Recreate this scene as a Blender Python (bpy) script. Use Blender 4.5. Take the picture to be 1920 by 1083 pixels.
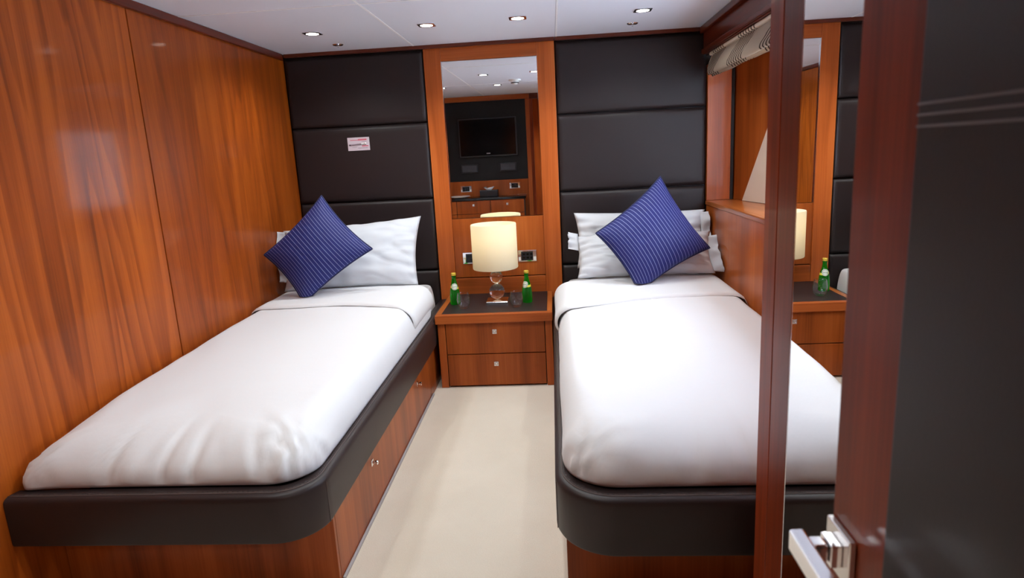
import bpy, bmesh, math, random
from mathutils import Vector, Matrix, noise

for _o in list(bpy.data.objects):
    bpy.data.objects.remove(_o)
scene = bpy.context.scene
COL = scene.collection

# ------------------------------------------------------------------ camera
cam_d = bpy.data.cameras.new('camera')
cam = bpy.data.objects.new('camera', cam_d)
COL.objects.link(cam)
_r = Vector((0.99679137, 0.06109254, -0.05171716))
_u = Vector((0.03776072, 0.21079228, 0.97680128))
_f = Vector((-0.07057685, 0.97561997, -0.20780903))
cam.matrix_world = Matrix(((_r.x, _u.x, -_f.x, 0.3462), (_r.y, _u.y, -_f.y, -3.8845),
                           (_r.z, _u.z, -_f.z, 1.2763), (0, 0, 0, 1)))
cam_d.sensor_width = 36.0
cam_d.lens = 1188.77 / 1920 * 36
cam_d.clip_start = 0.02
cam_d.dof.use_dof = True
cam_d.dof.focus_distance = 3.0
cam_d.dof.aperture_fstop = 6.3
scene.camera = cam

# ------------------------------------------------------------------ world, exposure, daylight
world = bpy.data.worlds.new('sky')
scene.world = world
world.use_nodes = True
_bg = world.node_tree.nodes['Background']
_bg.inputs['Color'].default_value = (0.66, 0.80, 1.0, 1)
_bg.inputs['Strength'].default_value = 8.0
scene.view_settings.view_transform = 'Standard'
scene.view_settings.look = 'None'
scene.view_settings.gamma = 1.0
scene.view_settings.exposure = 0.12
scene.view_settings.use_curve_mapping = False
DOWNLIGHT_W = 16.0
_pl = bpy.data.lights.new('window_portal', 'AREA')       # sampling portal for the sky seen through the window
_pl.shape = 'RECTANGLE'; _pl.size = 1.44; _pl.size_y = 0.70
_pl.cycles.is_portal = True
portal = bpy.data.objects.new('window_portal', _pl)
COL.objects.link(portal)
portal.location = (1.53, -1.5, 1.31)
portal.rotation_euler = (0, math.radians(90), 0)

HC = 1.921          # ceiling height
XL, XR = -1.232, 1.257
YB = -3.93          # wall behind the camera


# ------------------------------------------------------------------ materials
def lin(c):
    c = c / 255.0
    return c / 12.92 if c <= 0.04045 else ((c + 0.055) / 1.055) ** 2.4


def rgb(r, g, b):
    return (lin(r), lin(g), lin(b), 1.0)


class NT:
    def __init__(self, name):
        self.m = bpy.data.materials.new(name)
        self.m.use_nodes = True
        self.t = self.m.node_tree
        self.b = self.t.nodes['Principled BSDF']

    def n(self, typ, **kw):
        nd = self.t.nodes.new(typ)
        for k, v in kw.items():
            setattr(nd, k, v)
        return nd

    def l(self, a, b):
        self.t.links.new(a, b)

    def set(self, **kw):
        for k, v in kw.items():
            self.b.inputs[k.replace('_', ' ')].default_value = v
        return self

    def math(self, op, a, b=None, c=None):
        nd = self.n('ShaderNodeMath', operation=op)
        for i, v in enumerate((a, b, c)):
            if v is None:
                continue
            if isinstance(v, (int, float)):
                nd.inputs[i].default_value = v
            else:
                self.l(v, nd.inputs[i])
        return nd.outputs[0]

    def noise(self, vec, scale, detail=2.0, rough=0.5, dist=0.0):
        nd = self.n('ShaderNodeTexNoise')
        nd.inputs['Scale'].default_value = scale
        nd.inputs['Detail'].default_value = detail
        nd.inputs['Roughness'].default_value = rough
        nd.inputs['Distortion'].default_value = dist
        self.l(vec, nd.inputs['Vector'])
        return nd.outputs[0]

    def pos(self, scale=(1, 1, 1), off=(0, 0, 0)):
        g = self.n('ShaderNodeNewGeometry')
        mp = self.n('ShaderNodeMapping')
        mp.inputs['Scale'].default_value = scale
        mp.inputs['Location'].default_value = off
        self.l(g.outputs['Position'], mp.inputs['Vector'])
        return mp.outputs[0]

    def ramp(self, fac, stops):
        nd = self.n('ShaderNodeValToRGB')
        cr = nd.color_ramp
        while len(cr.elements) < len(stops):
            cr.elements.new(0.5)
        for e, (p, c) in zip(cr.elements, stops):
            e.position = p
            e.color = c
        self.l(fac, nd.inputs[0])
        return nd.outputs[0]

    def bump(self, h, strength, dist):
        nd = self.n('ShaderNodeBump')
        nd.inputs['Strength'].default_value = strength
        nd.inputs['Distance'].default_value = dist
        self.l(h, nd.inputs['Height'])
        self.l(nd.outputs[0], self.b.inputs['Normal'])


def plain(name, col, rough=0.5, metal=0.0, **kw):
    k = NT(name)
    k.set(Base_Color=col, Roughness=rough, Metallic=metal, **kw)
    return k.m


def wood(name, light, mid, dark, along='z', seed=0.0, figure=0.5, rough=0.28, fig_scale=1.0, coat=0.35, flame=0.0):
    """Lacquered veneer: flame figure (cathedral contours), streaks and fine grain along one axis."""
    k = NT(name)
    st = {'x': (0.16, 1, 1), 'y': (1, 0.16, 1), 'z': (1, 1, 0.16)}[along]
    fs = 1.7 * fig_scale
    big = k.noise(k.pos(tuple(s * fs for s in st), (seed, seed * 1.7, seed * .6)), 1.0, 1.5, 0.45, 0.35)
    rings = k.math('MULTIPLY_ADD', k.math('SINE', k.math('MULTIPLY', big, 26.0)), 0.5, 0.5)
    if flame > 0:
        sp = k.n('ShaderNodeSeparateXYZ')
        k.l(k.pos(), sp.inputs[0])
        u = k.math('ADD', k.math('ADD', sp.outputs[0], sp.outputs[1]), k.math('MULTIPLY', k.noise(k.pos((2.0, 2.0, .45), (seed, 0, 2)), 1.0, 2.0), 0.22))
        pp = k.math('PINGPONG', k.math('ADD', u, 10.0 + seed * .01), 0.23)
        warp = k.noise(k.pos((4.5, 4.5, .32), (seed * .3, 4, 0)), 1.0, 2.0, 0.5)
        ph = k.math('ADD', k.math('ADD', k.math('MULTIPLY', pp, 13.0), k.math('MULTIPLY', sp.outputs[2], -1.35)), k.math('MULTIPLY', warp, 6.5))
        fr = k.math('FRACT', ph)
        fl = k.math('MULTIPLY', k.math('POWER', fr, 1.6), k.math('SUBTRACT', 1.0, k.math('POWER', fr, 14.0)))
        rings = k.math('ADD', k.math('MULTIPLY', rings, 1 - flame), k.math('MULTIPLY', k.math('MULTIPLY', k.math('SUBTRACT', 1.0, fl), 1.0), flame))
    st2 = {'x': (0.05, 1, 1), 'y': (1, 0.05, 1), 'z': (1, 1, 0.05)}[along]
    streak = k.noise(k.pos(tuple(s * 14 for s in st2), (seed * 2, 3, 1)), 1.0, 3.0, 0.6)
    st3 = {'x': (0.02, 1, 1), 'y': (1, 0.02, 1), 'z': (1, 1, 0.02)}[along]
    fine = k.noise(k.pos(tuple(s * 170 for s in st3), (seed, 1, 5)), 1.0, 2.0, 0.5)
    f = k.math('ADD', k.math('MULTIPLY', rings, figure),
               k.math('ADD', k.math('MULTIPLY', streak, 1.0 - figure * 0.45), k.math('MULTIPLY_ADD', fine, 0.34, -0.27)))
    k.l(k.ramp(f, [(0.12, dark), (0.5, mid), (0.92, light)]), k.b.inputs['Base Color'])
    k.set(Roughness=rough)
    k.b.inputs['Coat Weight'].default_value = coat
    k.b.inputs['Coat Roughness'].default_value = 0.08
    k.b.inputs['Specular IOR Level'].default_value = 0.2
    k.bump(fine, 0.04, 0.001)
    return k.m


M = {}
M['wall_wood'] = wood('veneer_wall_panel', rgb(182, 90, 24), rgb(146, 65, 13), rgb(88, 36, 8), 'z', 3.1, 0.60, 0.40, 1.25, 0.14, 0.7)
M['wall_wood_b'] = wood('veneer_wall_panel_straight', rgb(176, 87, 22), rgb(145, 65, 13), rgb(98, 41, 9), 'z', 11.7, 0.36, 0.40, 1.6, 0.14, 0.5)
M['oak'] = wood('veneer_cabinet', rgb(192, 104, 44), rgb(162, 79, 28), rgb(114, 51, 16), 'z', 7.3, 0.24, 0.36, 1.2, 0.16)
M['oak_x'] = wood('veneer_cabinet_cross', rgb(196, 108, 52), rgb(170, 84, 34), rgb(126, 58, 22), 'x', 5.3, 0.16, 0.36, 1.2, 0.16)
M['oak_y'] = wood('veneer_cabinet_long', rgb(204, 124, 64), rgb(178, 98, 44), rgb(132, 68, 29), 'y', 2.3, 0.16, 0.30, 1.2, 0.3)
M['frame_wood'] = wood('veneer_frame', rgb(208, 118, 58), rgb(184, 92, 38), rgb(140, 66, 25), 'z', 9.1, 0.14, 0.38, 1.2, 0.14)
M['mahogany'] = wood('mahogany_dark', rgb(180, 80, 34), rgb(136, 52, 18), rgb(80, 26, 8), 'z', 4.4, 0.14, 0.42, 1.0, 0.06)
M['mahogany_deep'] = wood('mahogany_deep', rgb(146, 62, 26), rgb(108, 40, 14), rgb(66, 21, 7), 'z', 8.8, 0.14, 0.40, 1.0, 0.08)
M['mahogany_y'] = wood('mahogany_dark_long', rgb(128, 52, 24), rgb(100, 36, 15), rgb(64, 21, 9), 'y', 6.4, 0.10, 0.3, 1.0, 0.3)
M['mahogany_x'] = wood('mahogany_dark_cross', rgb(122, 54, 32), rgb(98, 40, 23), rgb(66, 26, 15), 'x', 6.9, 0.10, 0.3, 1.0, 0.3)
M['groove'] = plain('groove_shadow_gap', rgb(58, 46, 42), 0.7)


def leather(name, col, rough=0.4, scale=420.0, b=0.12):
    k = NT(name)
    k.set(Base_Color=col, Roughness=rough, Specular_IOR_Level=0.35)
    h = k.noise(k.pos(), scale, 3.0, 0.6)
    k.bump(h, b, 0.0015)
    return k.m


M['leather'] = leather('dark_brown_leather', rgb(38, 29, 29), 0.46)
M['leather_rail'] = leather('dark_brown_leather_rail', rgb(44, 33, 32), 0.44)
M['leather_door'] = leather('dark_brown_leather_door', rgb(29, 22, 22), 0.5)
M['leather_black'] = leather('black_leather', rgb(17, 16, 18), 0.55)
M['stitch'] = plain('stitch_thread', rgb(92, 78, 74), 0.7)
M['leather_welt'] = leather('leather_seam_welt', rgb(92, 78, 76), 0.45)

k = NT('ceiling_white')
k.set(Base_Color=rgb(228, 232, 242), Roughness=0.55)
k.bump(k.noise(k.pos(), 300.0, 2.0), 0.03, 0.001)
M['ceiling'] = k.m
M['white_bead'] = plain('white_bead', rgb(248, 248, 250), 0.4)

k = NT('cream_carpet')
v = k.pos()
a = k.noise(v, 2.2, 4.0, 0.6)
fine = k.noise(v, 260.0, 2.0, 0.7)
sep = k.n('ShaderNodeSeparateXYZ')
k.l(k.pos(), sep.inputs[0])
wob = k.math('MULTIPLY_ADD', a, 0.05, -0.025)
xs = k.math('ADD', sep.outputs[0], wob)
band = k.n('ShaderNodeMapRange', interpolation_type='SMOOTHSTEP')       # carpet paler to the right of a soft, wavering edge
band.inputs[1].default_value = -0.17; band.inputs[2].default_value = -0.12
k.l(xs, band.inputs[0])
f = k.math('ADD', k.math('MULTIPLY', band.outputs[0], 0.32), k.math('MULTIPLY_ADD', a, 0.6, k.math('MULTIPLY_ADD', fine, 0.5, -0.25)))
k.l(k.ramp(f, [(0.1, rgb(212, 198, 178)), (0.9, rgb(242, 231, 214))]), k.b.inputs['Base Color'])
k.set(Roughness=0.95)
k.b.inputs['Sheen Weight'].default_value = 0.3
k.bump(fine, 0.5, 0.004)
M['carpet'] = k.m

k = NT('white_cotton')
k.set(Base_Color=rgb(222, 220, 220), Roughness=0.8)
k.b.inputs['Sheen Weight'].default_value = 0.15
k.bump(k.noise(k.pos(), 26.0, 4.0, 0.55), 0.10, 0.006)
M['cotton'] = k.m
M['satin'] = plain('white_satin', rgb(204, 205, 209), 0.6, Sheen_Weight=0.1)

k = NT('navy_pinstripe')
uv = k.n('ShaderNodeUVMap')
sp = k.n('ShaderNodeSeparateXYZ')
k.l(uv.outputs[0], sp.inputs[0])
fr = k.math('FRACT', k.math('MULTIPLY', sp.outputs[0], 27.0))
d = k.math('ABSOLUTE', k.math('SUBTRACT', fr, 0.5))
mr = k.n('ShaderNodeMapRange', interpolation_type='SMOOTHSTEP')
mr.inputs[1].default_value = 0.02; mr.inputs[2].default_value = 0.075
mr.inputs[3].default_value = 1.0; mr.inputs[4].default_value = 0.0
k.l(d, mr.inputs[0])
weave = k.noise(k.pos(), 900.0, 1.0)
f = k.math('MULTIPLY', mr.outputs[0], k.math('MULTIPLY_ADD', weave, 0.5, 0.35))
k.l(k.ramp(f, [(0.0, rgb(11, 19, 94)), (1.0, rgb(178, 186, 228))]), k.b.inputs['Base Color'])
k.set(Roughness=0.7)
k.b.inputs['Sheen Weight'].default_value = 0.12
k.b.inputs['Sheen Tint'].default_value = rgb(70, 100, 220)
k.bump(weave, 0.15, 0.001)
M['navy'] = k.m
M['navy_piping'] = plain('navy_piping', rgb(24, 28, 74), 0.7)

M['chrome'] = plain('chrome', (0.86, 0.86, 0.88, 1), 0.10, 1.0)
M['steel'] = plain('brushed_nickel', (0.72, 0.70, 0.68, 1), 0.24, 1.0)
M['mirror'] = plain('mirror_silver', (0.93, 0.94, 0.94, 1), 0.0, 1.0)
M['dark_plastic'] = plain('dark_plastic', rgb(30, 30, 36), 0.35)
M['black_gloss'] = plain('black_gloss', rgb(10, 10, 12), 0.12)
M['white_plastic'] = plain('white_plastic', rgb(235, 233, 228), 0.4)
def thin_glass(name, col, rim, body=None, share=0.0):
    k = NT(name)
    tb_ = k.n('ShaderNodeBsdfTransparent'); tb_.inputs[0].default_value = col
    gl_ = k.n('ShaderNodeBsdfGlossy'); gl_.inputs['Roughness'].default_value = 0.02
    lw = k.n('ShaderNodeLayerWeight'); lw.inputs['Blend'].default_value = 0.5
    fac = k.math('MULTIPLY_ADD', k.math('POWER', lw.outputs['Facing'], 3.0), rim, 0.04)
    mx = k.n('ShaderNodeMixShader')
    src = tb_
    if body:
        tl = k.n('ShaderNodeBsdfTranslucent'); tl.inputs[0].default_value = body
        m2 = k.n('ShaderNodeMixShader'); m2.inputs[0].default_value = share
        k.l(tb_.outputs[0], m2.inputs[1]); k.l(tl.outputs[0], m2.inputs[2])
        src = m2
    k.l(fac, mx.inputs[0]); k.l(src.outputs[0], mx.inputs[1]); k.l(gl_.outputs[0], mx.inputs[2])
    k.l(mx.outputs[0], k.t.nodes['Material Output'].inputs['Surface'])
    return k.m


M['glass'] = thin_glass('clear_thin_glass', (.95, .96, .97, 1), .75)
M['crystal'] = plain('crystal', (0.98, 0.99, 1, 1), 0.0, Transmission_Weight=1.0, IOR=1.42)
M['green_glass'] = thin_glass('green_glass', (.16, .78, .18, 1), .5, (.03, .80, .07, 1), .45)
M['label_white'] = plain('bottle_label_white', rgb(226, 232, 214), 0.5)
M['label_green'] = plain('bottle_label_green', rgb(24, 104, 44), 0.5)
M['label_yellow'] = plain('bottle_label_yellow', rgb(214, 206, 60), 0.45)
M['cap_yellow'] = plain('bottle_cap_yellow', rgb(226, 196, 74), 0.35, 0.3)
M['card'] = plain('card_paper', rgb(206, 190, 196), 0.55)
M['card_pink'] = plain('card_print_pink', rgb(206, 96, 112), 0.55)
M['card_grey'] = plain('card_print_grey', rgb(150, 132, 140), 0.55)
M['pane'] = plain('window_glass', (1, 1, 1, 1), 0.0, Transmission_Weight=1.0, IOR=1.0)
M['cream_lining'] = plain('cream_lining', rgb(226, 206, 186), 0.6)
M['rubber'] = plain('black_rubber', rgb(14, 14, 16), 0.5)
M['grey_trim'] = plain('grey_trim', rgb(172, 168, 170), 0.5)


def emission(name, col, s):
    k = NT(name)
    k.set(Base_Color=(0.8, 0.8, 0.8, 1), Roughness=0.4)
    k.b.inputs['Emission Color'].default_value = col
    k.b.inputs['Emission Strength'].default_value = s
    return k.m


M['lens'] = emission('lit_downlight_lens', (1.0, 0.95, 0.85, 1), 14.0)
M['tv_led'] = emission('standby_led', (0.9, 0.95, 1.0, 1), 0.5)

k = NT('lamp_shade_fabric')
tr = k.n('ShaderNodeBsdfTranslucent')
tr.inputs['Color'].default_value = (0.93, 0.86, 0.66, 1)
df = k.n('ShaderNodeBsdfDiffuse')
df.inputs['Color'].default_value = (0.88, 0.83, 0.70, 1)
mx = k.n('ShaderNodeMixShader')
mx.inputs[0].default_value = 0.5
k.l(df.outputs[0], mx.inputs[1]); k.l(tr.outputs[0], mx.inputs[2])
k.l(mx.outputs[0], k.t.nodes['Material Output'].inputs['Surface'])
M['shade'] = k.m

k = NT('roman_blind_fabric')
sp = k.n('ShaderNodeSeparateXYZ')
k.l(k.pos(), sp.inputs[0])
yy, zz = sp.outputs[1], sp.outputs[2]
sway = k.math('MULTIPLY', k.math('SINE', k.math('MULTIPLY', k.math('SUBTRACT', zz, 1.70), 42.0)), 0.030)
t = k.math('ADD', k.math('ADD', yy, sway), k.math('MULTIPLY', zz, 1.0))
ph = k.math('FRACT', k.math('ADD', k.math('DIVIDE', k.math('SUBTRACT', t, 0.985), 0.50), 10.5))
inb = k.math('MULTIPLY', k.math('GREATER_THAN', ph, 0.25), k.math('LESS_THAN', ph, 0.75))
st = k.math('ABSOLUTE', k.math('SINE', k.math('ADD', k.math('MULTIPLY', t, 80.0), k.math('MULTIPLY', k.math('SINE', k.math('MULTIPLY', zz, 120.0)), 0.7))))
ln_ = k.math('MULTIPLY', inb, k.math('LESS_THAN', st, 0.60))
k.l(k.ramp(ln_, [(0.0, rgb(232, 216, 194)), (1.0, rgb(84, 60, 32))]), k.b.inputs['Base Color'])
k.set(Roughness=0.7)
M['blind'] = k.m


# ------------------------------------------------------------------ geometry helpers
def nbm():
    return bmesh.new()


def box(bm, x0, x1, y0, y1, z0, z1, bev=0.0, seg=2):
    r = bmesh.ops.create_cube(bm, size=1.0)
    vs = r['verts']
    for v in vs:
        v.co = Vector(((x0 + x1) / 2 + v.co.x * (x1 - x0), (y0 + y1) / 2 + v.co.y * (y1 - y0), (z0 + z1) / 2 + v.co.z * (z1 - z0)))
    if bev > 0:
        es = list({e for v in vs for e in v.link_edges})
        bmesh.ops.bevel(bm, geom=es, offset=bev, segments=seg, affect='EDGES', profile=0.5)
    return bm


def B(x0, x1, y0, y1, z0, z1, bev=0.0, seg=2):
    return box(nbm(), x0, x1, y0, y1, z0, z1, bev, seg)


def lathe(bm, prof, c, n=40, axis='z'):
    """prof: list of (r, h) revolved about an axis through c."""
    rings = []
    for r, h in prof:
        ring = []
        for i in range(n):
            a = 2 * math.pi * i / n
            if axis == 'z':
                p = (c[0] + r * math.cos(a), c[1] + r * math.sin(a), c[2] + h)
            elif axis == 'y':
                p = (c[0] + r * math.cos(a), c[1] + h, c[2] + r * math.sin(a))
            else:
                p = (c[0] + h, c[1] + r * math.cos(a), c[2] + r * math.sin(a))
            ring.append(bm.verts.new(p))
        rings.append(ring)
    for a, b in zip(rings[:-1], rings[1:]):
        for i in range(n):
            j = (i + 1) % n
            bm.faces.new((a[i], a[j], b[j], b[i]))
    for ring, (r, h) in ((rings[0], prof[0]), (rings[-1], prof[-1])):
        if r > 1e-6 and False:
            bm.faces.new(ring)
    bmesh.ops.remove_doubles(bm, verts=bm.verts, dist=1e-6)
    bmesh.ops.recalc_face_normals(bm, faces=bm.faces)
    return bm


def tube(bm, pts, r, n=8, closed=False):
    pts = [Vector(p) for p in pts]
    rings = []
    up = Vector((0, 0, 1))
    m = len(pts)
    for i, p in enumerate(pts):
        a = pts[i - 1] if (i > 0 or closed) else p
        b = pts[(i + 1) % m] if (i < m - 1 or closed) else p
        t = (b - a).normalized()
        s = t.cross(up)
        if s.length < 1e-4:
            s = t.cross(Vector((1, 0, 0)))
        s.normalize()
        w = s.cross(t)
        rings.append([bm.verts.new(p + (s * math.cos(2 * math.pi * k / n) + w * math.sin(2 * math.pi * k / n)) * r) for k in range(n)])
    for i in range(m if closed else m - 1):
        a, b = rings[i], rings[(i + 1) % m]
        for k in range(n):
            j = (k + 1) % n
            bm.faces.new((a[k], a[j], b[j], b[k]))
    if not closed:
        bm.faces.new(rings[0]); bm.faces.new(rings[-1])
    bmesh.ops.recalc_face_normals(bm, faces=bm.faces)
    return bm


def prism(bm, poly, ax, lo, hi, bev=0.0):
    """extrude a 2D polygon along axis ax ('x','y','z')"""
    def P(a, b, h):
        return {'x': (h, a, b), 'y': (a, h, b), 'z': (a, b, h)}[ax]
    v0 = [bm.verts.new(P(a, b, lo)) for a, b in poly]
    v1 = [bm.verts.new(P(a, b, hi)) for a, b in poly]
    n = len(poly)
    bm.faces.new(v0); bm.faces.new(v1)
    for i in range(n):
        j = (i + 1) % n
        bm.faces.new((v0[i], v0[j], v1[j], v1[i]))
    bmesh.ops.recalc_face_normals(bm, faces=bm.faces)
    if bev:
        bmesh.ops.bevel(bm, geom=list(bm.edges), offset=bev, segments=2, affect='EDGES', profile=0.5)
    return bm


def sweep(bm, path, prof):
    """path: list of (point, outward normal) in plan; prof: list of (out, z) closed section."""
    rings = [[bm.verts.new((p[0] + nrm[0] * o, p[1] + nrm[1] * o, z)) for o, z in prof] for p, nrm in path]
    n = len(prof)
    for a, b in zip(rings[:-1], rings[1:]):
        for i in range(n):
            j = (i + 1) % n
            bm.faces.new((a[i], a[j], b[j], b[i]))
    bm.faces.new(rings[0]); bm.faces.new(rings[-1])
    bmesh.ops.recalc_face_normals(bm, faces=bm.faces)
    return bm


def wpos(o):
    return o.matrix_world.translation if o is None else Vector(o['_w'])


def obj(name, bm, m, parent=None, smooth=False, angle=None):
    """Link a bmesh drawn in room coordinates as one object whose origin is its own base centre."""
    co = [v.co for v in bm.verts]
    lo = Vector((min(c.x for c in co), min(c.y for c in co), min(c.z for c in co)))
    hi = Vector((max(c.x for c in co), max(c.y for c in co), max(c.z for c in co)))
    org = Vector(((lo.x + hi.x) / 2, (lo.y + hi.y) / 2, lo.z))
    for v in bm.verts:
        v.co = v.co - org
    me = bpy.data.meshes.new(name)
    bm.to_mesh(me); bm.free()
    if smooth:
        for p in me.polygons:
            p.use_smooth = True
        if angle:
            me.set_sharp_from_angle(angle=math.radians(angle))
    me.materials.append(M[m] if isinstance(m, str) else m)
    o = bpy.data.objects.new(name, me)
    COL.objects.link(o)
    W[o.name] = org
    if parent is not None:
        o.parent = parent
        o.location = org - W[parent.name]
    else:
        o.location = org
    return o


W = {}


def tag(o, label=None, cat=None, group=None, kind=None):
    if label: o['label'] = label
    if cat: o['category'] = cat
    if group: o['group'] = group
    if kind: o['kind'] = kind
    return o


def thing(name, loc, label, cat, group=None):
    o = bpy.data.objects.new(name, None)
    o.empty_display_size = 0.05
    COL.objects.link(o)
    o.location = loc
    W[o.name] = Vector(loc)
    return tag(o, label, cat, group)


def struct(name, bm, m, label=None, cat=None, smooth=False):
    return tag(obj(name, bm, m, None, smooth), label, cat, None, 'structure')


def copy_thing(src, delta, label, group=None):
    def cp(o, par):
        c = o.copy()
        COL.objects.link(c)
        W[c.name] = W[o.name] + Vector(delta)
        if par is None:
            c.location = o.location + Vector(delta)
        else:
            c.parent = par
        for ch in [q for q in SNAP if q.parent == o]:
            cp(ch, c)
        return c
    SNAP = list(bpy.data.objects)
    r = cp(src, None)
    r['label'] = label
    if group:
        r['group'] = group
    return r


def text_mesh(body, size, thick=0.0002):
    cu = bpy.data.curves.new('tmp_text', 'FONT')
    cu.body = body; cu.size = size; cu.extrude = thick
    cu.align_x = 'CENTER'; cu.align_y = 'CENTER'
    to = bpy.data.objects.new('tmp_text', cu)
    COL.objects.link(to)
    dg = bpy.context.evaluated_depsgraph_get()
    dg.update()
    me = bpy.data.meshes.new_from_object(to.evaluated_get(dg))
    bm = nbm(); bm.from_mesh(me)
    bpy.data.objects.remove(to); bpy.data.curves.remove(cu); bpy.data.meshes.remove(me)
    return bm


# ================================================================== the room
fl = struct('floor', B(XL - .05, XR + .35, YB - 1.2, .10, -.06, 0.0), 'carpet', 'cream wall to wall carpet with a paler right side', 'carpet')

# --- ceiling: white panels with bright beads in the joints
ce = struct('ceiling', B(XL - .05, XR + .35, YB - 1.2, .10, HC + .012, HC + .06), 'ceiling', 'white panelled cabin ceiling', 'ceiling')
cx = [XL, -.435, .395, 1.225]
cy = [0.045, -1.09, -2.5, YB - .011]
for i in range(3):
    for j in range(3):
        g = .0046
        obj('panel', B(cx[i] + g, cx[i + 1] - g, cy[j + 1] + g, cy[j] - g, HC, HC + .0118, .0015, 1), 'ceiling', ce)
for x in cx[1:3]:
    obj('bead', B(x - .0045, x + .0045, cy[3], cy[0], HC - .0016, HC + .010), 'white_bead', ce)
for y in cy[1:3]:
    obj('bead', B(cx[0], cx[3], y - .0045, y + .0045, HC - .0015, HC + .009), 'white_bead', ce)

# --- left wall: tall veneer panels with open joints
wl = struct('wall_left', B(XL - .06, XL - .012, YB, .08, 0, HC + .0118), 'groove', 'varnished veneer wall with flame figured grain beside the bed', 'wall')
py = [0.02, -1.425, -2.85, YB]
for j in range(3):
    obj('panel', B(XL - .0119, XL, py[j + 1] + .003, py[j] - .003, .0, HC - .03, .0015, 1), 'wall_wood' if j else 'wall_wood_b', wl)
struct('trim_1', B(XL + .0002, XL + .016, YB, -.022, HC - .036, HC - .0002, .003, 1), 'mahogany_y', 'dark wooden cornice strip above the left veneer wall', 'trim')
struct('trim_2', B(XL + .017, .383, -.020, -.001, HC - .020, HC - .0002, .002, 1), 'mahogany_x', 'thin dark wooden cornice strip over the left padded headboard', 'trim')
struct('trim_3', B(.385, 1.226, -.020, -.001, HC - .020, HC - .0002, .002, 1), 'mahogany_x', 'thin dark wooden cornice strip over the right padded headboard', 'trim')

# --- back wall: carcass, with the wooden centre section built of boards
wb = struct('wall_back', B(XL - .05, 1.60, .046, .10, 0, HC + .0118), 'groove', 'back wall with a wooden centre section between two headboards', 'wall')
obj('stile', B(-.386, -.285, .004, .045, 0, HC - .004, .002), 'frame_wood', wb)
obj('stile', B(.280, .3825, .004, .045, 0, HC - .004, .002), 'frame_wood', wb)
obj('rail', B(-.2845, .2795, .006, .045, 1.829, HC - .004, .0015), 'oak_x', wb)
obj('panel', B(-.2845, .2795, .016, .045, .532, .900, .001), 'oak', wb)
obj('rail', B(-.2845, .2795, .008, .045, .40, .526, .002), 'oak_x', wb)
obj('panel', B(-.2845, .2795, .016, .045, 0, .398, .001), 'oak', wb)


# --- wall mirror, tipped a touch forward
def tilted(x0, x1, z0, z1, y0, y1, ang, bev=0):
    bm = B(x0, x1, y0, y1, z0, z1, bev)
    R = Matrix.Rotation(ang, 4, 'X')
    c = Vector((0, y1, z0))
    for v in bm.verts:
        v.co = R @ (v.co - c) + c
    return bm


mt = thing('wall_mirror', (0, .02, .903), 'tall frameless mirror on the wall above the bedside lamp', 'mirror')
obj('backing', tilted(-.2835, .2785, .903, 1.827, .024, .034, .0064), 'dark_plastic', mt)
obj('mirror_glass', tilted(-.2815, .2765, .9035, 1.8265, .0195, .0236, .0064), 'mirror', mt)
obj('edge_strip', B(-.2842, -.2818, .006, .0235, .903, 1.827), 'chrome', mt)
obj('edge_strip', B(.2768, .2792, .006, .0235, .903, 1.827), 'chrome', mt)


# --- padded headboards
def headboard(x0, x1, label):
    h = thing('padded_headboard', ((x0 + x1) / 2, 0, 0), label, 'headboard', 'leather headboards on the back wall')
    obj('backing', B(x0, x1, .028, .045, .10, HC - .022), 'leather_black', h)
    zs = [HC - .021, 1.49, 1.037, .59, .14]
    for a, b in zip(zs[:-1], zs[1:]):
        bm = nbm()
        nx, nz = 26, 14
        g = .002
        xa, xb, za, zb = x0 + g, x1 - g, b + g, a - g
        vs = {}
        for i in range(nx + 1):
            for j in range(nz + 1):
                # cluster rows near the edges so the pillow edge is round
                s = .5 - .5 * math.cos(math.pi * i / nx); t = .5 - .5 * math.cos(math.pi * j / nz)
                x = xa + (xb - xa) * s; z = za + (zb - za) * t
                d = min(x - xa, xb - x, z - za, zb - z)
                r = .014
                q = max(0.0, 1 - d / r)
                y = .001 + .022 * (1 - math.sqrt(max(0, 1 - q * q))) if d < r else .001
                y += .0012 * noise.noise(Vector((x * 5, z * 6, a)))
                vs[i, j] = bm.verts.new((x, y, z))
        for i in range(nx):
            for j in range(nz):
                bm.faces.new((vs[i, j], vs[i + 1, j], vs[i + 1, j + 1], vs[i, j + 1]))
        # skirt to the backing
        rim = [vs[i, 0] for i in range(nx + 1)] + [vs[nx, j] for j in range(1, nz + 1)] + \
              [vs[i, nz] for i in range(nx - 1, -1, -1)] + [vs[0, j] for j in range(nz - 1, 0, -1)]
        bk = [bm.verts.new((v.co.x, .0278, v.co.z)) for v in rim]
        for i in range(len(rim)):
            j = (i + 1) % len(rim)
            bm.faces.new((rim[i], bk[i], bk[j], rim[j]))
        bmesh.ops.recalc_face_normals(bm, faces=bm.faces)
        obj('padded_panel', bm, 'leather', h, True)
    return h


headboard(-1.229, -.389, 'dark brown leather headboard of stacked padded panels with a small card, beside the veneer wall')
headboard(.385, 1.255, 'dark brown leather headboard of stacked padded panels beside the window recess')

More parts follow.
